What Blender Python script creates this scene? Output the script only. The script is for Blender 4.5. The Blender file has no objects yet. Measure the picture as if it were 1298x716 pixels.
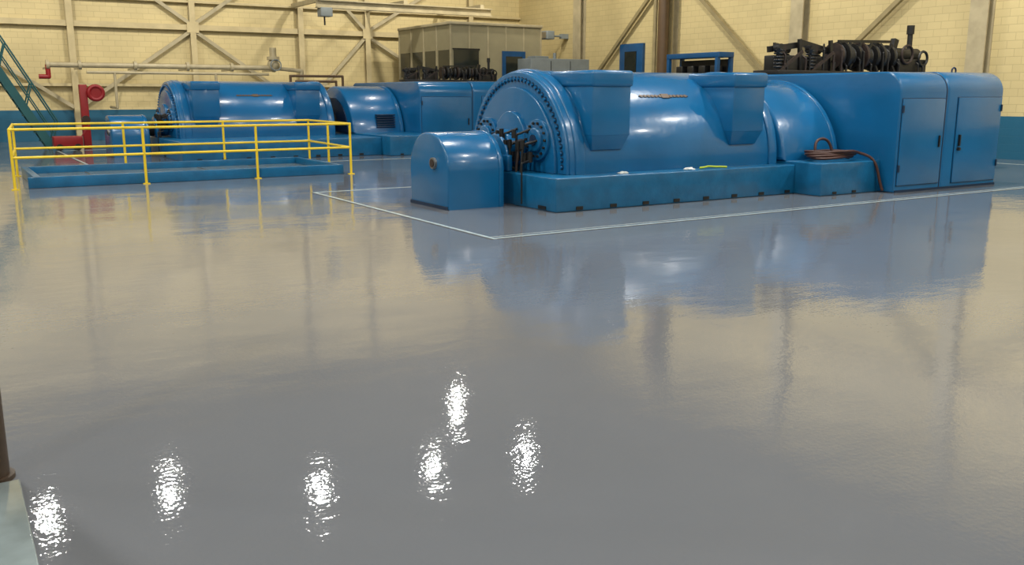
import bpy, bmesh, math, random
from mathutils import Vector, Matrix
random.seed(4)
scene = bpy.context.scene
try:
    scene.view_settings.view_transform = 'Standard'
    scene.view_settings.look = 'None'
except Exception as e:
    print(e)

# ---------------------------------------------------------------- materials
def new_mat(name):
    m = bpy.data.materials.new(name); m.use_nodes = True
    nt = m.node_tree
    return m, nt, nt.nodes['Principled BSDF']

def paint(name, col, rough=0.4, metal=0.0, var=0.12, scale=3.0, bump=0.0, bscale=20, coat=0.0, dist=0.01):
    m, nt, b = new_mat(name)
    tc = nt.nodes.new('ShaderNodeTexCoord')
    n = nt.nodes.new('ShaderNodeTexNoise'); n.inputs['Scale'].default_value = scale
    n.inputs['Detail'].default_value = 6
    nt.links.new(tc.outputs['Object'], n.inputs['Vector'])
    r = nt.nodes.new('ShaderNodeValToRGB')
    r.color_ramp.elements[0].position = .3; r.color_ramp.elements[1].position = .7
    r.color_ramp.elements[0].color = tuple(c*(1-var) for c in col)+(1,)
    r.color_ramp.elements[1].color = tuple(min(1, c*(1+var)) for c in col)+(1,)
    nt.links.new(n.outputs['Fac'], r.inputs['Fac'])
    nt.links.new(r.outputs['Color'], b.inputs['Base Color'])
    b.inputs['Roughness'].default_value = rough
    b.inputs['Metallic'].default_value = metal
    b.inputs['Coat Weight'].default_value = coat
    b.inputs['Coat Roughness'].default_value = .1
    if bump:
        n2 = nt.nodes.new('ShaderNodeTexNoise'); n2.inputs['Scale'].default_value = bscale
        nt.links.new(tc.outputs['Object'], n2.inputs['Vector'])
        bp = nt.nodes.new('ShaderNodeBump'); bp.inputs['Strength'].default_value = bump
        bp.inputs['Distance'].default_value = dist
        nt.links.new(n2.outputs['Fac'], bp.inputs['Height'])
        nt.links.new(bp.outputs['Normal'], b.inputs['Normal'])
    return m

BLUE = paint('machine_blue_paint', (.005, .122, .305), .26, var=.10, scale=1.2, bump=.4, bscale=6, coat=.3)
BLUE2 = paint('plinth_blue_paint', (.006, .115, .26), .3, var=.18, scale=4, bump=.4, bscale=14, coat=.2)
DBLUE = paint('seam_and_shade_dark_blue', (.002, .02, .06), .5)
DOORB = paint('door_blue', (.006, .07, .20), .35)
YEL = paint('railing_yellow', (.80, .58, .03), .35)
BLACK = paint('oily_black_iron', (.010, .010, .010), .45, metal=.0, var=.4, scale=12)
RUST = paint('rusty_iron', (.028, .016, .012), .6, var=.4, scale=10)
CREAM = paint('steel_cream_paint', (.50, .42, .24), .5, var=.1)
CREAM2 = paint('pipe_cream_paint', (.40, .35, .23), .4, var=.15)
BRACE = paint('brace_olive_paint', (.28, .23, .12), .5, var=.15)
OFFICE = paint('panel_beige', (.30, .27, .17), .5, var=.05)
GREY = paint('cabinet_grey', (.20, .23, .24), .5)
GLASS = paint('dark_window_glass', (.02, .025, .022), .08, var=.1)
RED = paint('fire_red', (.26, .008, .012), .4)
WHITE = paint('line_white', (.45, .55, .58), .25, var=.2, scale=8)
GROOVE = paint('groove_dark', (.03, .035, .04), .5)
BROWN = paint('pole_brown', (.05, .032, .02), .45, var=.3, scale=8)
PLATE = paint('base_plate_grey', (.22, .27, .28), .12, var=.2, scale=5)
TEAL = paint('stair_teal', (.012, .09, .10), .45)
HOSE = paint('hose_brown', (.06, .022, .016), .45)
RAG = paint('rag_white', (.7, .72, .7), .8)
STRAPY = paint('strap_yellow_green', (.45, .55, .03), .6)
STEEL = paint('bare_steel', (.35, .33, .3), .35, metal=.8)
CEIL = paint('ceiling_metal', (.24, .24, .235), .7)
LAMPM = paint('lamp_housing', (.2, .2, .2), .5)
COPPER = paint('pipe_brown', (.10, .06, .03), .45)

def wall_mat(name, axis):
    m, nt, b = new_mat(name)
    tc = nt.nodes.new('ShaderNodeTexCoord')
    sp = nt.nodes.new('ShaderNodeSeparateXYZ'); nt.links.new(tc.outputs['Object'], sp.inputs[0])
    cb = nt.nodes.new('ShaderNodeCombineXYZ')
    nt.links.new(sp.outputs[axis], cb.inputs['X']); nt.links.new(sp.outputs['Z'], cb.inputs['Y'])
    br = nt.nodes.new('ShaderNodeTexBrick'); br.inputs['Scale'].default_value = 1
    br.inputs['Brick Width'].default_value = .42; br.inputs['Row Height'].default_value = .2
    br.inputs['Mortar Size'].default_value = .008; br.inputs['Mortar Smooth'].default_value = .4
    br.inputs['Color1'].default_value = (.62, .52, .275, 1); br.inputs['Color2'].default_value = (.58, .485, .255, 1)
    br.inputs['Mortar'].default_value = (.46, .38, .20, 1)
    nt.links.new(cb.outputs[0], br.inputs['Vector'])
    n = nt.nodes.new('ShaderNodeTexNoise'); n.inputs['Scale'].default_value = .6; n.inputs['Detail'].default_value = 8
    nt.links.new(tc.outputs['Object'], n.inputs['Vector'])
    mr = nt.nodes.new('ShaderNodeMapRange'); mr.inputs['To Min'].default_value = .76; mr.inputs['To Max'].default_value = 1.14
    nt.links.new(n.outputs['Fac'], mr.inputs['Value'])
    mx = nt.nodes.new('ShaderNodeVectorMath'); mx.operation = 'SCALE'
    nt.links.new(br.outputs['Color'], mx.inputs[0]); nt.links.new(mr.outputs[0], mx.inputs['Scale'])
    lt = nt.nodes.new('ShaderNodeMath'); lt.operation = 'LESS_THAN'; lt.inputs[1].default_value = 1.1
    nt.links.new(sp.outputs['Z'], lt.inputs[0])
    mix = nt.nodes.new('ShaderNodeMix'); mix.data_type = 'RGBA'
    nt.links.new(lt.outputs[0], mix.inputs[0]); nt.links.new(mx.outputs[0], mix.inputs[6])
    mix.inputs[7].default_value = (.008, .10, .19, 1)
    nt.links.new(mix.outputs[2], b.inputs['Base Color'])
    b.inputs['Roughness'].default_value = .5
    bp = nt.nodes.new('ShaderNodeBump'); bp.inputs['Strength'].default_value = .3; bp.inputs['Distance'].default_value = .01
    bp.invert = True
    nt.links.new(br.outputs['Fac'], bp.inputs['Height']); nt.links.new(bp.outputs['Normal'], b.inputs['Normal'])
    return m
WALLX = wall_mat('block_wall_x', 'X'); WALLY = wall_mat('block_wall_y', 'Y')

def floor_mat():
    m, nt, b = new_mat('epoxy_floor_grey')
    tc = nt.nodes.new('ShaderNodeTexCoord')
    n = nt.nodes.new('ShaderNodeTexNoise'); n.inputs['Scale'].default_value = .5; n.inputs['Detail'].default_value = 8
    nt.links.new(tc.outputs['Object'], n.inputs['Vector'])
    r = nt.nodes.new('ShaderNodeValToRGB')
    r.color_ramp.elements[0].position = .3; r.color_ramp.elements[1].position = .7
    r.color_ramp.elements[0].color = (.158, .170, .192, 1); r.color_ramp.elements[1].color = (.182, .194, .216, 1)
    nt.links.new(n.outputs['Fac'], r.inputs['Fac']); nt.links.new(r.outputs['Color'], b.inputs['Base Color'])
    b.inputs['Roughness'].default_value = .035
    b.inputs['IOR'].default_value = 1.85
    def noise(scale, detail=2, stretch=None, rot=.5):
        t = nt.nodes.new('ShaderNodeTexNoise'); t.inputs['Scale'].default_value = scale; t.inputs['Detail'].default_value = detail
        if stretch:
            mp = nt.nodes.new('ShaderNodeMapping'); mp.inputs['Scale'].default_value = stretch
            mp.inputs['Rotation'].default_value = (0, 0, rot)
            nt.links.new(tc.outputs['Object'], mp.inputs['Vector']); nt.links.new(mp.outputs[0], t.inputs['Vector'])
        else:
            nt.links.new(tc.outputs['Object'], t.inputs['Vector'])
        return t
    a = noise(.55, 3, (1, 1.3, 1)); c = noise(40, 1.5); d = noise(7, 2, (.6, 1.8, 1), .2)
    prev = None
    for src, dist in ((a, .012), (d, .0008), (c, .00055)):
        bb = nt.nodes.new('ShaderNodeBump'); bb.inputs['Strength'].default_value = 1; bb.inputs['Distance'].default_value = dist
        nt.links.new(src.outputs['Fac'], bb.inputs['Height'])
        if prev: nt.links.new(prev.outputs['Normal'], bb.inputs['Normal'])
        prev = bb
    nt.links.new(prev.outputs['Normal'], b.inputs['Normal'])
    return m
FLOOR = floor_mat()

# ---------------------------------------------------------------- builder
class B:
    def __init__(s, name):
        s.name = name; s.bm = bmesh.new(); s.mats = []
    def _add(s, t, mat):
        if mat not in s.mats: s.mats.append(mat)
        i = s.mats.index(mat)
        bmesh.ops.recalc_face_normals(t, faces=t.faces)
        for f in t.faces: f.material_index = i; f.smooth = True
        me = bpy.data.meshes.new('tmp'); t.to_mesh(me); t.free()
        s.bm.from_mesh(me); bpy.data.meshes.remove(me)
    def box(s, x0, x1, y0, y1, z0, z1, mat, bev=0.0, rot=None):
        t = bmesh.new(); bmesh.ops.create_cube(t, size=1)
        bmesh.ops.scale(t, vec=(x1-x0, y1-y0, z1-z0), verts=t.verts)
        if bev: bmesh.ops.bevel(t, geom=t.edges[:], offset=bev, segments=3, affect='EDGES', profile=.5)
        c = Vector(((x0+x1)/2, (y0+y1)/2, (z0+z1)/2))
        M = Matrix.Translation(c)
        if rot: M = M @ rot
        bmesh.ops.transform(t, matrix=M, verts=t.verts)
        s._add(t, mat)
    def hexa(s, top, bot, mat, bev=0.0):
        t = bmesh.new(); v = []
        for (x0, x1, y0, y1, z) in (bot, top):
            v += [t.verts.new(p) for p in ((x0, y0, z), (x1, y0, z), (x1, y1, z), (x0, y1, z))]
        for f in ((0, 1, 2, 3), (4, 5, 6, 7), (0, 1, 5, 4), (1, 2, 6, 5), (2, 3, 7, 6), (3, 0, 4, 7)):
            t.faces.new([v[i] for i in f])
        bmesh.ops.recalc_face_normals(t, faces=t.faces)
        if bev: bmesh.ops.bevel(t, geom=t.edges[:], offset=bev, segments=3, affect='EDGES', profile=.5)
        s._add(t, mat)
    def cyl(s, p0, p1, r, mat, seg=16, r2=None, bev=0.0):
        p0 = Vector(p0); p1 = Vector(p1); d = p1-p0
        t = bmesh.new()
        bmesh.ops.create_cone(t, cap_ends=True, segments=seg, radius1=r, radius2=r if r2 is None else r2, depth=d.length)
        if bev:
            ed = [e for e in t.edges if any(len(f.verts) == seg for f in e.link_faces)]
            bmesh.ops.bevel(t, geom=ed, offset=bev, segments=3, affect='EDGES', profile=.5)
        q = Vector((0, 0, 1)).rotation_difference(d.normalized()).to_matrix().to_4x4()
        bmesh.ops.transform(t, matrix=Matrix.Translation((p0+p1)/2) @ q, verts=t.verts)
        s._add(t, mat)
    def prof(s, pts, x0, x1, mat, bev=0.0):
        t = bmesh.new()
        a = [t.verts.new((x0, y, z)) for y, z in pts]; b = [t.verts.new((x1, y, z)) for y, z in pts]
        fa = t.faces.new(a); fb = t.faces.new(b[::-1]); n = len(pts)
        for i in range(n): t.faces.new((a[i], b[i], b[(i+1) % n], a[(i+1) % n]))
        bmesh.ops.recalc_face_normals(t, faces=t.faces)
        if bev:
            ed = list(set(list(fa.edges)+list(fb.edges)))
            bmesh.ops.bevel(t, geom=ed, offset=bev, segments=3, affect='EDGES', profile=.5)
        s._add(t, mat)
    def tor(s, c, axis, R, r, mat, a=24, b=8):
        t = bmesh.new(); rings = []
        for i in range(a):
            th = 2*math.pi*i/a
            rings.append([t.verts.new(((R+r*math.cos(2*math.pi*j/b))*math.cos(th), (R+r*math.cos(2*math.pi*j/b))*math.sin(th), r*math.sin(2*math.pi*j/b))) for j in range(b)])
        for i in range(a):
            for j in range(b):
                t.faces.new((rings[i][j], rings[(i+1) % a][j], rings[(i+1) % a][(j+1) % b], rings[i][(j+1) % b]))
        q = Vector((0, 0, 1)).rotation_difference(Vector(axis).normalized()).to_matrix().to_4x4()
        bmesh.ops.transform(t, matrix=Matrix.Translation(c) @ q, verts=t.verts)
        s._add(t, mat)
    def path(s, pts, r, mat, seg=10):
        for i in range(len(pts)-1):
            s.cyl(pts[i], pts[i+1], r, mat, seg)
        for p in pts[1:-1]: s.ball(p, r*1.02, mat)
    def ball(s, c, r, mat, seg=10):
        t = bmesh.new(); bmesh.ops.create_uvsphere(t, u_segments=seg, v_segments=seg//2+1, radius=r)
        bmesh.ops.translate(t, vec=c, verts=t.verts); s._add(t, mat)
    def beam(s, p0, p1, w, h, mat):
        p0 = Vector(p0); p1 = Vector(p1); d = p1-p0
        t = bmesh.new(); bmesh.ops.create_cube(t, size=1)
        bmesh.ops.scale(t, vec=(d.length, w, h), verts=t.verts)
        x = d.normalized(); up = Vector((0, 0, 1)) if abs(x.z) < .95 else Vector((1, 0, 0))
        y = up.cross(x).normalized(); z = x.cross(y)
        M = Matrix((x, y, z)).transposed().to_4x4()
        bmesh.ops.transform(t, matrix=Matrix.Translation((p0+p1)/2) @ M, verts=t.verts)
        s._add(t, mat)
    def done(s, origin=None, parent=None):
        me = bpy.data.meshes.new(s.name)
        if origin is None:
            xs = [v.co for v in s.bm.verts]
            origin = Vector(((min(v.x for v in xs)+max(v.x for v in xs))/2, (min(v.y for v in xs)+max(v.y for v in xs))/2, min(v.z for v in xs)))
        origin = Vector(origin)
        bmesh.ops.translate(s.bm, vec=-origin, verts=s.bm.verts)
        s.bm.to_mesh(me); s.bm.free()
        for m in s.mats: me.materials.append(m)
        me.set_sharp_from_angle(angle=math.radians(32))
        o = bpy.data.objects.new(s.name, me); scene.collection.objects.link(o)
        o.location = origin
        if parent:
            o.parent = parent; o.location = origin-parent.location
        return o

def arc(yc, zc, r, a0, a1, n):
    return [(yc+r*math.cos(math.radians(a0+(a1-a0)*i/n)), zc+r*math.sin(math.radians(a0+(a1-a0)*i/n))) for i in range(n+1)]

def dome(yc, zc, r, zb, n=64):
    if zb < zc:
        return arc(yc, zc, r, 0, 180, n)+[(yc-r, zb), (yc+r, zb)]
    a = math.degrees(math.asin((zb-zc)/r))
    return arc(yc, zc, r, a, 180-a, n)

def roundbox(y0, y1, z0, z1, r, n=14):
    return [(y0, z0), (y1, z0)]+arc(y1-r, z1-r, r, 0, 90, n)+arc(y0+r, z1-r, r, 90, 180, n)

# ---------------------------------------------------------------- room
XL, XR, YF, YB, H = -14, 23.5, -8, 37, 10.5
b = B('floor'); b.box(XL, XR, YF, YB, -.2, 0, FLOOR); b.done((0, 0, 0))
b = B('ceiling'); b.box(XL, XR, YF, YB, H, H+.2, CEIL); b.done((0, 0, 0))
b = B('wall_back'); b.box(XL, XR+.3, YB, YB+.3, 0, H, WALLX); b.done((0, 0, 0))
b = B('wall_right'); b.box(XR, XR+.3, YF, YB, 0, H, WALLY); b.done((0, 0, 0))
b = B('wall_left'); b.box(XL-.3, XL, YF, YB, 0, H, WALLY); b.done((0, 0, 0))
b = B('wall_front'); b.box(XL, XR, YF-.3, YF, 0, H, WALLX); b.done((0, 0, 0))
b = B('roof_truss_beams')
for y in (-2, 4, 10, 16, 22, 28, 34):
    b.box(XL+.1, XR-.4, y-.03, y+.03, H-.56, H-.5, CREAM); b.box(XL+.1, XR-.4, y-.03, y+.03, H-.09, H-.01, CREAM)
    x = XL+.2; k = 0
    while x < XR-2:
        b.beam((x, y, H-.55 if k % 2 else H-.08), (x+1.5, y, H-.08 if k % 2 else H-.55), .04, .04, CREAM); x += 1.5; k += 1
b.done()

# back wall steel
b = B('wall_bracing_back')
Y = YB-.15
cols = [.15, 4.4, 8.65, 12.9, 15.8, 20.8]
for x in cols:
    b.box(x-.11, x+.11, Y-.12, Y-.10, 0, H-.7, CREAM)
    b.box(x-.11, x+.11, Y+.10, Y+.13, 0, H-.7, CREAM)
    b.box(x-.02, x+.02, Y-.12, Y+.13, 0, H-.7, CREAM)
for z, h in ((4.05, .2), (1.95, .1), (7.2, .2), (5.05, .08)):
    b.box(XL+.05, XR-.05, Y-.07, Y+.1, z, z+h, CREAM)
for x0, z0, x1, z1 in ((8.55, 4, 4.5, 1.2), (8.75, 4, 12.8, 1.2), (15.7, 4, 13, 1.2), (.25, 4, 4.3, 1.2),
                       (8.55, 4.3, 4.5, 7.1), (8.75, 4.3, 12.8, 7.1), (15.9, 4.3, 20.7, 7.1), (15.7, 4.3, 13, 7.1), (.25, 4.3, 4.3, 7.1), (15.9, 4, 20.7, 1.2), (.05, 4, -4, 1.2), (.05, 4.3, -4, 7.1)):
    b.beam((x0, Y-.03, z0), (x1, Y-.03, z1), .1, .13, CREAM2)
for x, z in ((8.65, 4.15), (15.8, 4.15), (.15, 4.15)):
    b.box(x-.22, x+.22, Y-.13, Y-.115, z-.2, z+.2, CREAM)
b.done()
b = B('wall_bracing_right')
X = XR-.16
for y in (32, 26.3, 20.3, 14.3, 8.3):
    b.box(X-.16, X-.12, y-.25, y+.25, 0, H-.7, CREAM2 if y != 26.3 else BRACE)
    b.box(X+.12, X+.15, y-.25, y+.25, 0, H-.7, CREAM2)
    b.box(X-.16, X+.15, y-.03, y+.03, 0, H-.7, CREAM2)
for y0, y1 in ((26.1, 20.5), (26.5, 31.8), (14.5, 20.1), (14.1, 8.5)):
    b.beam((X-.05, y0, 6.1), (X-.05, y1, 1.5), .12, .13, BRACE)
b.box(X-.1, X+.12, YF+.1, YB-.6, 6.2, 6.4, CREAM)
b.done()

# ---------------------------------------------------------------- machines
def unit(dx, dy, gen=(7.75, 12.13), hood=(12.2, 13.6), house=(13.75, 16.76), yfront=9.7, pext=0.0):
    root = bpy.data.objects.new('turbine_generator', None); scene.collection.objects.link(root)
    root.location = (10+dx, 12.3+dy, 0)
    yc = 12.3+dy
    g0, g1 = gen[0]+dx, gen[1]+dx
    b = B('plinth')
    px0, px1 = 7.33+dx, hood[0]+dx+.05
    hx0 = house[0]+dx
    b.box(px0, px1, 10.55+dy-pext, 14.05+dy, 0, .49, BLUE2, .02)
    b.box(px1, hx0, 10.0+dy-pext, 14.6+dy, 0, .54, BLUE2, .02)
    x = px0+.35
    while x < px1-.2:
        b.box(x, x+.12, 10.54+dy-pext, 10.56+dy-pext, .02, .07, BLACK); x += .62
    x = px1+.3
    while x < hx0-.2:
        b.box(x, x+.1, 9.99+dy-pext, 10.01+dy-pext, .02, .06, BLACK); x += .5
    b.box(px0-.01, px0+.01, 10.8+dy, 11.0+dy, .02, .07, BLACK)
    b.done(parent=root)
    b = B('generator_body')
    R, zc, zb = 1.42, .6, .49
    b.prof(dome(yc, zc, R, zb), g0+.05, g1-.05, BLUE, .02)
    b.prof(dome(yc, zc, R+.025, zb), g0+.14, g0+.32, BLUE, .02)
    b.prof(dome(yc, zc, R+.03, zb), g1-.2, g1, BLUE, .03)
    b.prof(dome(yc, zc, R-.02, zb), g0, g0+.13, BLUE, .02)
    b.prof(dome(yc, zc, R-.25, zb), g0-.05, g0+.05, BLUE, .025)
    for i in range(0, 41):
        a = math.radians(i*4.5)
        y = yc+(R-.13)*math.cos(a); z = zc+(R-.13)*math.sin(a)
        b.cyl((g0-.04, y, z), (g0+.02, y, z), .026, BLUE, 6)
        b.cyl((g0-.006, y, z), (g0+.02, y, z), .042, DBLUE, 12)
    for s in (-1, 1):
        yy = yc+s*.74; zz = .98
        b.cyl((g0-.10, yy, zz), (g0, yy, zz), .31, BLUE, 32, bev=.01)
        b.cyl((g0-.15, yy, zz), (g0, yy, zz), .18, BLUE, 32, bev=.02)
        b.cyl((g0-.17, yy, zz), (g0, yy, zz), .08, DBLUE, 20)
        for i in range(14):
            a = i*2*math.pi/14
            b.cyl((g0-.13, yy+.25*math.cos(a), zz+.25*math.sin(a)), (g0-.05, yy+.25*math.cos(a), zz+.25*math.sin(a)), .022, BLACK, 6)
    b.cyl((g0-.12, yc, .96), (g0, yc, .96), .44, BLUE, 36, bev=.02)
    b.cyl((g0-.3, yc, .82), (g0, yc, .82), .3, BLUE, 32, bev=.03)
    for x0 in (8.08+dx, 10.92+dx):
        x1 = x0+.77; y0, y1 = 10.74+dy, 11.6+dy
        b.hexa((x0+.03, x1-.03, y0+.03, y1, 1.78), (x0+.03, x1-.03, y0+.03, y1, 1.05), BLUE, .02)
        b.hexa((x0+.031, x1-.031, y0+.031, y1, 1.07), (x0+.10, x1-.10, y0+.13, y1, .84), BLUE, .015)
        b.box(x0, x1, y0-.01, y1+.25, 1.76, 2.0, BLUE, .05)
    def onshell(x0, x1, w, m, lift=.006):
        a = math.radians(180-46)
        yy = yc+(R+lift)*math.cos(a); z2 = zc+(R+lift)*math.sin(a)
        b.box(x0, x1, yy-w/2, yy+w/2, z2-.006, z2+.006, m, 0, Matrix.Rotation(math.radians(44), 4, 'X'))
    onshell(9.42+dx, 10.45+dx, .015, COPPER)
    for k in range(13):
        if k in (6, 7): continue
        onshell(9.44+dx+k*.077, 9.49+dx+k*.077, .05, COPPER, .007)
    onshell(9.88+dx, 10.04+dx, .09, COPPER, .009)
    b.done(parent=root)
    b = B('exciter_housing')
    e0, e1 = 6.16+dx, 7.12+dx; y0, y1 = 11.6+dy, 12.85+dy
    b.prof(roundbox(y0, y1, 0, 1.10, .56, 24), e0, e1, BLUE, .035)
    b.prof(roundbox(y0-.012, y1+.012, 0, 1.112, .57, 24), e1-.10, e1-.05, BLUE, .006)
    b.box(e0-.015, e0+.01, y0+.02, y1-.02, 0, .05, DBLUE)
    b.cyl((e0-.04, y0+.42, .66), (e0+.01, y0+.42, .66), .085, STEEL, 20)
    b.cyl((e0-.05, y0+.42, .66), (e0+.01, y0+.42, .66), .06, RUST, 20)
    b.done(parent=root)
    b = B('bearing_pedestal')
    xa, xb = 7.14+dx, g0-.31
    b.box(7.34+dx, xb, yc-.42, yc+.42, .49, .75, BLUE, .03)
    b.cyl((xa, yc, .72), (xb, yc, .72), .2, BLACK, 24)
    b.prof(dome(yc, .7, .36, .6, 24), 7.36+dx, xb-.02, BLUE, .03)
    for k in range(8):
        yy = yc-.75+k*.12; zz = .85+.22*random.random()
        b.path([(7.36+dx+.1*random.random(), yy, .5), (7.37+dx+.1*random.random(), yy, zz), (g0-.12, yy-.1, zz+.08)], .018, RUST if k % 3 == 1 else BLACK, 8)
        b.cyl((7.4+dx, yy, zz-.05), (7.4+dx, yy, zz+.08), .035, BLACK, 12)
        b.cyl((7.5+dx, yy-.05, zz-.25), (7.5+dx, yy-.05, zz-.1), .045, BLACK, 12)
    b.path([(7.28+dx, yc-.92, .05), (7.28+dx, yc-.92, .65), (7.45+dx, yc-.85, .68)], .014, BLACK)
    b.done(parent=root)
    b = B('coupling_hood')
    b.prof(dome(yc, .35, 1.55, .54), hood[0]+dx, hood[1]+dx, BLUE, .06)
    b.prof(dome(yc, .35, 1.57, .54), hood[1]+dx-.12, hood[1]+dx-.02, BLUE, .015)
    if hood[0] > gen[1]+.2:
        b.prof(dome(yc, .35, 1.2, .54), hood[0]+dx-.03, hood[0]+dx+.02, DBLUE)  # dark disc paints the shade inside the open hood end
        b.cyl((gen[1]+dx, yc, .85), (hood[0]+dx, yc, .85), .3, BLACK, 24)
        for q in range(6):
            b.box(hood[0]+dx+.75, hood[0]+dx+1.35, yc-1.56, yc-1.4, .68+q*.07, .72+q*.07, DBLUE, .005)
    b.done(parent=root)
    b = B('turbine_enclosure')
    h0, h1 = house[0]+dx, house[1]+dx
    y0, y1 = yfront+dy, 14.9+dy
    b.prof(roundbox(y0, y1, 0, 2.03, .34), h0, h1-.05, BLUE, .035)
    f = h0+(h1-h0)*.42
    b.prof(roundbox(y0-.006, y1+.006, .0, 2.036, .345), f-.004, f+.018, DBLUE)
    b.prof(roundbox(y0-.015, y1+.015, .0, 2.045, .35), f+.018, h1, BLUE, .06)
    b.box(h0+.05, f-.04, y0-.025, y0+.02, .12, 1.58, BLUE, .006)
    b.box(h0+.04, f-.03, y0-.006, y0+.02, .11, 1.59, DBLUE)
    b.box(f+.33, h1-.08, y0-.04, y0+.02, .10, 1.60, BLUE, .006)
    b.box(f+.32, h1-.07, y0-.021, y0+.02, .09, 1.61, DBLUE)
    b.box(f-.16, f-.13, y0-.05, y0-.02, .75, .95, BLACK)
    b.box(f+.40, f+.43, y0-.08, y0-.03, .75, .95, BLACK)
    b.cyl((f+.41, y0-.09, .7), (f+.41, y0-.03, .7), .03, BLACK, 10)
    for zz in (.35, 1.35):
        b.box(h0+.04, h0+.07, y0-.04, y0-.01, zz, zz+.12, DBLUE)
        b.box(h1-.11, h1-.08, y0-.06, y0-.01, zz, zz+.12, DBLUE)
    b.tor((h1-.9, y0+.45, 2.07), (0, 1, 0), .06, .015, DBLUE)
    b.box(h0+.02, h1-.02, y0-.02, y0+.02, 0, .04, DBLUE)
    b.done(parent=root)
    return root

root1 = unit(0, 0)
root2 = unit(-2.25, 14.7, hood=(12.65, 14.3), house=(14.32, 18.5), pext=1.7)

b = B('steam_turbine_casing')
b.prof(dome(13.0, .7, 1.3, 0), 16.8, 20.2, BLUE, .05)
b.box(16.85, 20.2, 12.0, 14.0, 1.6, 2.03, BLUE, .03)
b.done(parent=root1)

def valve_gear(name, x0, y, z, L, sc, root):
    b = B(name)
    b.box(x0, x0+L, y-.35*sc, y+.35*sc, z, z+.10*sc, BLACK, .01)
    for k in range(2):
        x = x0+.08*sc+k*L*.185; s2 = sc*1.35
        for d in range(4):
            xx = x+d*.15*s2; yy = y-.25*sc+.12*d*sc
            b.cyl((xx, yy, z), (xx, yy, z+.38*s2), .045*sc, BLACK, 10)
            for q in range(6): b.tor((xx, yy, z+(.12+.05*q)*s2), (0, 0, 1), .075*sc, .02*sc, BLACK, 14, 6)
            b.beam((xx-.1*sc, yy-.1*sc, z+.36*s2), (xx+.14*sc, yy+.25*sc, z+.46*s2), .06*sc, .09*sc, BLACK)
            b.cyl((xx, yy-.08*sc, z+.40*s2), (xx, yy+.08*sc, z+.40*s2), .085*sc, RUST if d == 1 else BLACK, 14)
        b.beam((x-.15*sc, y-.1, z+(.50 if k else .38)*s2), (x+.60*s2, y-.1, z+(.38 if k else .47)*s2), .07*sc, .12*sc, BLACK)
        b.box(x+.05*s2, x+.5*s2, y-.2*sc, y+.2*sc, z+.05*sc, z+.3*s2, BLACK, .02)
        b.beam((x+.55*s2, y-.2*sc, z), (x+.5*s2, y-.2*sc, z+.55*s2), .06*sc, .08*sc, BLACK)
        b.beam((x, y-.3*sc, z+.08), (x+.5*s2, y-.3*sc, z+.36*s2), .04*sc, .06*sc, RUST)
    xs = x0+L*.40; xe = x0+L*.74
    b.cyl((xs, y, z+.38*sc), (xe, y, z+.38*sc), .12*sc, BLACK, 16)
    m = 10
    for i in range(m):
        x = xs+(xe-xs)*i/(m-1)
        r = (.28+.05*math.sin(i*2.1))*sc
        b.cyl((x-.035*sc, y, z+.43*sc), (x+.035*sc, y, z+.43*sc), r, BLACK if i % 4 else RUST, 22)
        b.tor((x+.07*sc, y, z+.43*sc), (1, 0, 0), r*.9, .025*sc, BLACK, 20, 6)
    for i in range(4):
        x = xs+(xe-xs)*i/3
        b.beam((x, y-.3*sc, z), (x, y, z+.6*sc), .06*sc, .06*sc, BLACK)
        b.beam((x, y+.3*sc, z), (x, y, z+.6*sc), .06*sc, .06*sc, BLACK)
    b.beam((xs, y-.1, z+.74*sc), (xe, y-.1, z+.78*sc), .06*sc, .06*sc, BLACK)
    for i in range(5):
        x = xs+(xe-xs)*i/5
        b.beam((x, y-.15*sc, z+.15*sc), (x+.35*sc, y-.15*sc, z+.72*sc), .035*sc, .06*sc, BLACK)
    x = x0+L*.76
    b.beam((x-.05*sc, y, z), (x+.2*sc, y, z+.85*sc), .12*sc, .14*sc, BLACK)
    b.box(x+.05*sc, x+1.1*sc, y-.25*sc, y+.25*sc, z+.05*sc, z+.40*sc, BLACK, .03)
    b.cyl((x+.1*sc, y, z+.5*sc), (x+1.0*sc, y, z+.5*sc), .16*sc, BLACK, 18)
    b.tor((x+.3*sc, y-.28*sc, z+.5*sc), (0, 1, 0), .2*sc, .03*sc, RUST)
    b.tor((x+.9*sc, y-.28*sc, z+.42*sc), (0, 1, 0), .16*sc, .03*sc, BLACK)
    b.cyl((x+.75*sc, y, z+.3*sc), (x+.75*sc, y, z+1.15*sc), .06*sc, BLACK, 12)
    b.cyl((x+.75*sc, y, z+.98*sc), (x+.75*sc, y, z+1.18*sc), .085*sc, BLACK, 12)
    for i in range(18):
        xa = x0+random.random()*L*.93; za = z+.15*sc+random.random()*.4*sc
        b.path([(xa, y-.3*sc, z+.05), (xa, y-.3*sc, za), (xa+.3*random.random()*sc, y-.1*sc, za+.12*sc)], .024*sc, RUST if i % 4 == 0 else BLACK, 6)
    return b.done(parent=root)
valve_gear('valve_gear', 14.05, 13.0, 2.03, 5.0, .95, root1)
valve_gear('valve_gear', 12.55, 26.6, 2.05, 3.5, .66, root2)

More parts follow.
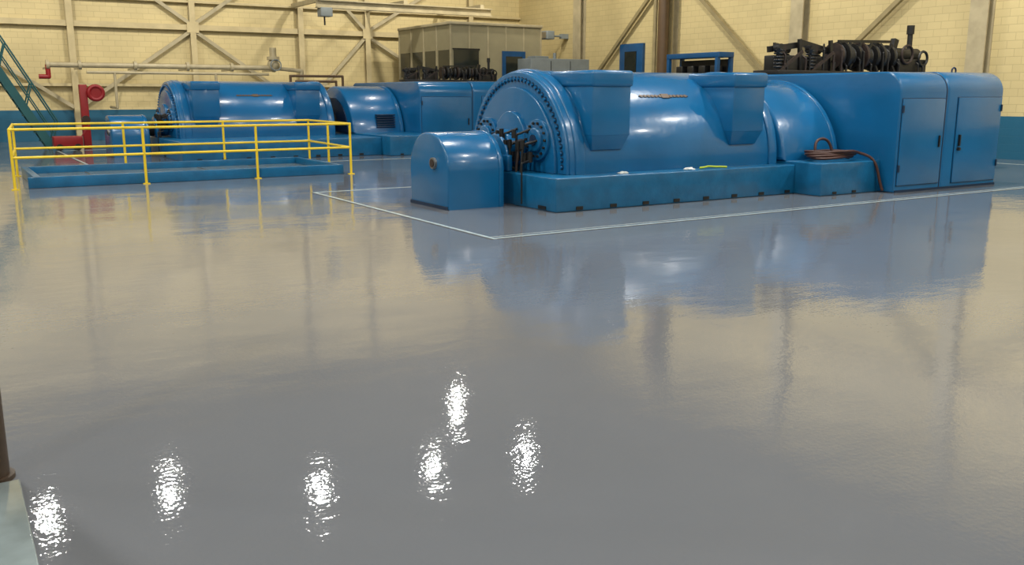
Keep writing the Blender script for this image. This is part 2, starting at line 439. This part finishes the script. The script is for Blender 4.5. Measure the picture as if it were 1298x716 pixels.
# floor marking lines
def rect_line(name, x0, x1, y0, y1, w=.05):
    b = B(name); z = .004
    b.box(x0, x1, y0-w, y0, 0, z, WHITE); b.box(x0, x1, y1, y1+w, 0, z, WHITE)
    b.box(x0-w, x0, y0-w, y1+w, 0, z, WHITE); b.box(x1, x1+w, y0-w, y1+w, 0, z, WHITE)
    g = .03
    b.box(x0-w-g, x0-w, y0-w-g, y1+w, 0, z*.6, GROOVE); b.box(x0, x1, y0-w-g, y0-w, 0, z*.6, GROOVE)
    b.box(x0, x1, y0+.10, y0+.115, 0, z*.6, WHITE)
    b.done()
rect_line('floor_marking_line', 5.4, 22.0, 9.03, 15.0)
rect_line('floor_marking_line', 3.0, 20.5, 21.9, 30.4)

# ---------------------------------------------------------------- railing + curb around floor opening
b = B('safety_railing')
front = [(x, 18.2) for x in (1.05, 3.24, 5.36, 7.35)]
back = [(x, 21.3) for x in (1.3, 3.4, 5.53, 7.55)]
def rail(p, q):
    for z in (1.05, .56): b.cyl((p[0], p[1], z), (q[0], q[1], z), .024, YEL, 12)
rail(front[0], front[-1]); rail(back[0], back[-1]); rail(front[0], back[0]); rail(front[-1], back[-1])
for p in front+back+[(7.45, 19.75)]:
    b.cyl((p[0], p[1], 0), (p[0], p[1], 1.05), .026, YEL, 12)
    b.ball((p[0], p[1], 1.05), .028, YEL)
    b.box(p[0]-.06, p[0]+.06, p[1]-.05, p[1]+.05, 0, .015, YEL)
b.done()
x0, x1, y0, y1 = 1.15, 7.35, 18.2, 21.3
b = B('floor_opening_curb')
i = .12; t = .12; h = .2
b.box(x0+i, x1-i, y0+i, y0+i+t, 0, h, BLUE2, .01); b.box(x0+i+.1, x1-i, y1-i-t, y1-i, 0, h, BLUE2, .01)
b.box(x0+i+.1, x0+i+t+.1, y0+i+t, y1-i-t, 0, h, BLUE2, .01); b.box(x1-i-t, x1-i, y0+i+t, y1-i-t, 0, h, BLUE2, .01)
b.done()
b = B('floor_hatch_cover')
b.box(x0+i+t+.12, x1-i-t-.01, y0+i+t+.01, y1-i-t-.01, 0, .06, PLATE, .005)
for k in range(1, 5):
    x = x0+i+t+(x1-x0-.44)*k/5; b.box(x-.01, x+.01, y0+i+t+.02, y1-i-t-.02, .058, .064, GROOVE)
b.done()

# ---------------------------------------------------------------- control room
b = B('control_room')
cx0, cx1, cy0, cy1, ch = 16.6, 20.65, 30.9, 35.4, 4.22
b.box(cx0, cx1, cy0, cy1, 0, ch, OFFICE)
b.box(cx0-.06, cx1+.06, cy0-.06, cy1, ch, ch+.1, CREAM2, .01)
y = cy0
while y < cy1:
    b.box(cx0-.02, cx0+.01, y-.03, y+.03, 0, ch, CREAM2); y += 1.12
x = cx0
while x <= cx1+.01:
    b.box(x-.03, x+.03, cy0-.02, cy0+.01, 0, ch, CREAM2); x += .81
for k in range(4):
    y = cy0+.12+k*1.12
    b.box(cx0-.012, cx0+.01, y, y+.86, 2.35, 3.3, GLASS)
b.box(cx0+.12, cx0+1.2, cy0-.03, cy0, 2.3, 3.3, GLASS)
b.box(cx0+.08, cx0+1.25, cy0-.026, cy0, 3.3, 3.36, BLACK)
b.box(18.85, 19.9, cy0-.05, cy0, .0, 3.3, DOORB); b.box(19.0, 19.75, cy0-.06, cy0-.04, 2.1, 3.1, GLASS)
b.done()
b = B('door_1')
b.box(23.36, 23.495, 27.9, 29.3, 0, 3.6, DOORB, .01); b.box(23.33, 23.38, 28.25, 28.95, 2.3, 3.3, GLASS); b.box(23.3, 23.37, 28.1, 28.15, 1.4, 1.7, STEEL)
b.done()
b = B('electrical_cabinet')
b.box(18.3, 20.9, 28.0, 28.9, 0, 2.93, GREY, .02)
for x in (19.17, 20.03): b.box(x-.01, x+.01, 27.99, 28.01, .1, 2.85, BLACK)
b.box(19.05, 19.1, 27.96, 28.0, 1.3, 1.6, BLACK)
b.cyl((19.6, 28.4, 2.93), (19.6, 28.4, 3.15), .06, GREY); b.box(18.6, 19.2, 28.2, 28.7, 2.93, 3.02, GREY, .01)
b.done()
b = B('wall_floodlight')
b.path([(23.2, 33.1, 4.1), (22.6, 33.1, 4.1)], .04, GREY); b.box(22.3, 22.7, 32.9, 33.4, 3.95, 4.3, GREY, .03); b.box(22.28, 22.3, 32.95, 33.35, 4.0, 4.25, STEEL)
b.box(23.15, 23.49, 33.0, 33.2, 4.0, 4.2, GREY)
b.done()
b = B('steel_support_frame')
for y in (22.35, 24.7):
    for x in (21.9, 22.5): b.box(x-.06, x+.06, y-.06, y+.06, 0, 2.85, DOORB)
b.box(21.85, 22.55, 22.25, 24.8, 2.85, 3.02, DOORB, .02)
b.box(21.85, 22.55, 22.35, 24.7, 2.2, 2.3, DOORB)
b.box(22.4, 22.46, 22.4, 24.6, .2, 2.8, BLACK)
for k in range(4): b.box(22.0, 22.3, 22.5+k*.55, 22.8+k*.55, 2.3, 2.6, BLACK, .03)
b.done()
b = B('conduit_riser')
b.path([(22.93, 26.25, 0), (22.93, 26.25, 9)], .2, COPPER, 16)
b.path([(22.93, 26.7, 0), (22.93, 26.7, 9)], .08, BRACE, 10)
b.box(22.8, 23.05, 25.95, 26.85, 6.6, 6.7, BLACK)
b.done()

b = B('monorail_beam')
z = 4.75
b.box(12.2, 19.6, 32.88, 33.12, z, z+.04, CREAM2); b.box(12.2, 19.6, 32.88, 33.12, z+.26, z+.3, CREAM2); b.box(12.2, 19.6, 32.98, 33.02, z, z+.3, CREAM2)
for x in (12.6, 15.8, 19.2): b.box(x-.08, x+.08, 33.0, 36.72, z+.3, z+.45, CREAM2)
b.box(12.3, 12.75, 32.8, 33.2, z-.3, z+.02, GREY, .02); b.cyl((12.5, 33, z-.6), (12.5, 33, z-.3), .03, BLACK)
b.done()

b = B('wall_pipe_run')
z = 2.65
b.cyl((3.4, 35.2, z), (11.4, 35.2, z), .09, CREAM2)
b.cyl((4.6, 35.2, z-.24), (11.0, 35.2, z-.24), .05, CREAM2)
for x in (3.4, 4.4, 6.2, 8.0, 9.6, 11.2):
    b.cyl((x-.05, 35.2, z), (x+.05, 35.2, z), .16, CREAM2)
    b.beam((x, 35.2, z-.1), (x, 36.6, z-.1), .06, .06, CREAM2)
b.path([(11.2, 35.2, z), (11.2, 35.2, z+.75)], .13, CREAM2); b.cyl((11.2, 35.2, z+.3), (11.2, 35.2, z+.42), .24, CREAM2)
b.ball((11.2, 35.2, z+.1), .24, CREAM2, 16)
b.tor((11.2, 34.9, z+.1), (0, 1, 0), .2, .025, GREY)
b.path([(11.2, 35.2, z), (12.3, 35.2, z-.1), (12.3, 35.2, .2)], .08, CREAM2)
b.path([(3.4, 35.2, z), (3.4, 35.2, z-.4), (3.1, 35.2, z-.4)], .08, RED)
for x in (5.5, 9.0): b.path([(x, 35.2, z-.24), (x, 35.2, 1.2), (x, 36.6, 1.2)], .05, CREAM2)
b.done()
b = B('service_pipe_rack')
for k, z in enumerate((2.28, 2.1)):
    b.path([(10.5+.2*k, 31.2, 0), (10.5+.2*k, 31.2, z), (12.4-.25*k, 31.2, z), (12.4-.25*k, 31.2, 0)], .045, COPPER)
b.path([(12.4, 31.2, 1.7), (12.9, 31.2, 1.7), (12.9, 31.2, 0)], .045, CREAM2)
b.tor((12.4, 31.1, 1.5), (0, 1, 0), .12, .02, RED)
b.done()

b = B('fire_hose_reel')
b.box(3.80, 4.02, 31.0, 31.25, 0, 1.95, RED, .02)
b.cyl((4.25, 30.9, 1.7), (4.25, 31.1, 1.7), .16, RED, 20)
for k in range(3): b.tor((4.25, 30.92+.07*k, 1.7), (0, 1, 0), .2, .06, RED, 28, 8)
b.box(3.9, 4.3, 31.1, 31.16, 1.6, 1.75, RED)
b.cyl((3.9, 31, .9), (3.9, 30.85, .9), .12, RUST, 16)
b.done()
b = B('red_fire_cart')
b.box(2.9, 3.7, 30.4, 30.9, .12, .42, RED, .03)
for x in (3.05, 3.55): b.cyl((x, 30.36, .1), (x, 30.4, .1), .1, BLACK, 16); b.cyl((x, 30.9, .1), (x, 30.94, .1), .1, BLACK, 16)
b.path([(3.7, 30.65, .4), (3.95, 30.65, .75)], .02, RED)
b.done()
b = B('steel_stairway')
p0 = Vector((2.9, 31.3, 0)); p1 = Vector((.5, 31.3, 4.6))
for dy in (0, .8):
    o = Vector((0, dy, 0)); b.beam(p0+o+Vector((0, 0, .1)), p1+o, .05, .24, TEAL)
    up = Vector((.25, 0, .85)); b.cyl(p0+o+up, p1+o+up, .025, TEAL, 10)
    b.cyl(p0+o+up*.55, p1+o+up*.55, .02, TEAL, 10)
    for k in range(5):
        q = p0.lerp(p1, k/4)+o; b.cyl(q, q+up, .022, TEAL, 10)
for k in range(1, 18):
    q = p0.lerp(p1, k/18); b.box(q.x-.12, q.x+.12, 31.32, 32.08, q.z-.015, q.z+.015, TEAL)
b.box(-2, .55, 31.2, 32.2, 4.55, 4.65, TEAL)
for x in (-1.9, .45): b.box(x-.06, x+.06, 32.05, 32.17, 0, 4.55, TEAL); b.box(x-.06, x+.06, 31.22, 31.3, 0, 4.55, TEAL)
b.done()

b = B('steel_post')
b.cyl((.03, 4.36, 0), (.03, 4.36, H-.01), .08, BROWN, 24)
b.cyl((.03, 4.36, 0), (.03, 4.36, .02), .1, BROWN, 24)
b.done()
b = B('floor_base_plate')
b.box(-.9, .14, 3.1, 4.25, 0, .02, PLATE, .006)
b.done()

def curve_obj(name, splines, r, mat):
    cu = bpy.data.curves.new(name, 'CURVE'); cu.dimensions = '3D'; cu.bevel_depth = r; cu.bevel_resolution = 4
    for pts in splines:
        s = cu.splines.new('NURBS'); s.points.add(len(pts)-1); s.use_endpoint_u = True; s.order_u = 4
        for i, p in enumerate(pts): s.points[i].co = (*p, 1)
    cu.materials.append(mat)
    o = bpy.data.objects.new(name, cu); scene.collection.objects.link(o); return o
pts = []
for i in range(58):
    a = i*.42; rr = .36+.07*math.sin(i*.9)
    pts.append((12.98+rr*1.3*math.cos(a), 10.42+rr*.8*math.sin(a), .57+.0022*i+.02*abs(math.sin(i*.7))))
pts += [(13.35, 10.2, .68), (13.55, 10.05, .62), (13.62, 9.95, .45), (13.66, 9.93, .2), (13.7, 9.88, .03)]
archp = [(12.75, 10.55, .62), (12.72, 10.6, .85), (12.95, 10.62, .95), (13.1, 10.55, .86), (13.1, 10.5, .66)]
curve_obj('coiled_hose', [pts, archp], .024, HOSE)

def rag(name, x, y, z, s, mat):
    t = bmesh.new(); bmesh.ops.create_icosphere(t, subdivisions=3, radius=1)
    for v in t.verts:
        k = .7+.5*random.random()
        v.co = Vector((v.co.x*s*k*1.6, v.co.y*s*k*.8, max(0, v.co.z)*s*k*.5))
    b = B(name); bmesh.ops.translate(t, vec=(x, y, z), verts=t.verts); b._add(t, mat); b.done()
rag('cleaning_rag', 8.66, 10.72, .491, .06, RAG)
rag('cleaning_rag', 10.0, 10.72, .491, .07, RAG)
curve_obj('lifting_strap', [[(10.2, 10.7, .51), (10.3, 10.66, .52), (10.4, 10.75, .53), (10.5, 10.64, .515), (10.62, 10.7, .515), (10.7, 10.6, .51)]], .016, STRAPY)

# ---------------------------------------------------------------- lamps
lamps = [(4.6, 25.9, 190), (1.4, 25.6, 190), (8.2, 23.4, 130), (11.8, 23.4, 170), (14.9, 27.6, 110), (14.7, 22.8, 70),
         (-5, 26, 300), (-10, 18, 300), (-4, 16.5, 450), (2.5, 14, 400), (9, 11.5, 350), (14.5, 11.0, 400), (19, 5, 400),  # this row and the next: unseen lamps added to light near machine faces
         (-9, 12.5, 250), (-1, 8.5, 350), (4, 3, 350), (12, 3, 350), (19, 0, 350), (-8, -3, 350), (3, -4, 350), (14, -5, 350)]
for i, (x, y, e) in enumerate(lamps):
    b = B('high_bay_or_fill_lamp')
    b.cyl((x, y, 9.56), (x, y, 9.85), .25, LAMPM, 24, r2=.12); b.cyl((x, y, 9.85), (x, y, H-.62), .03, LAMPM, 8)
    o = b.done()
    l = bpy.data.lights.new('bulb', 'AREA'); l.shape = 'DISK'; l.size = .36; l.energy = e*1.05; l.color = (1, .97, .90)
    lo = bpy.data.objects.new('bulb', l); scene.collection.objects.link(lo)
    lo.parent = o; lo.location = (0, 0, -.02)

# added fill lights hung from the trusses to brighten the two long walls
def wall_fill(p, d, e):
    p = Vector(p); d = Vector(d).normalized()
    b = B('added_wall_fill_light')
    q = p-d*.02
    b.cyl(q, q-d*.25, .22, LAMPM, 20, r2=.12)
    b.cyl(q-d*.2, (q-d*.2).xy.to_3d()+Vector((0, 0, H-.6)), .03, LAMPM, 8)
    o = b.done()
    l = bpy.data.lights.new('wall_fill', 'AREA'); l.shape = 'DISK'; l.size = .4; l.energy = e; l.color = (1, .92, .76); l.spread = math.radians(130)
    lo = bpy.data.objects.new('wall_fill', l); scene.collection.objects.link(lo)
    lo.parent = o; lo.location = p-o.location
    lo.rotation_euler = d.to_track_quat('-Z', 'Y').to_euler()
for x in (-6, 1, 8, 15, 20): wall_fill((x, 30, 8.6), (0, 1, -.75), 215)
for y in (6, 13, 20, 27): wall_fill((17.8, y, 8.6), (1, .1, -.75), 200)

w = bpy.data.worlds.new('World'); scene.world = w; w.use_nodes = True
w.node_tree.nodes['Background'].inputs[0].default_value = (.8, .85, 1, 1); w.node_tree.nodes['Background'].inputs[1].default_value = .3

cam = bpy.data.cameras.new('Camera'); co = bpy.data.objects.new('Camera', cam); scene.collection.objects.link(co)
cam.sensor_width = 36; cam.lens = 1150/1298*36; cam.clip_end = 200
co.location = (0, 0, 1.65)
th = math.radians(11.7); yaw = math.radians(58)
co.rotation_euler = (math.radians(90)-th, 0, yaw-math.radians(90))
scene.camera = co
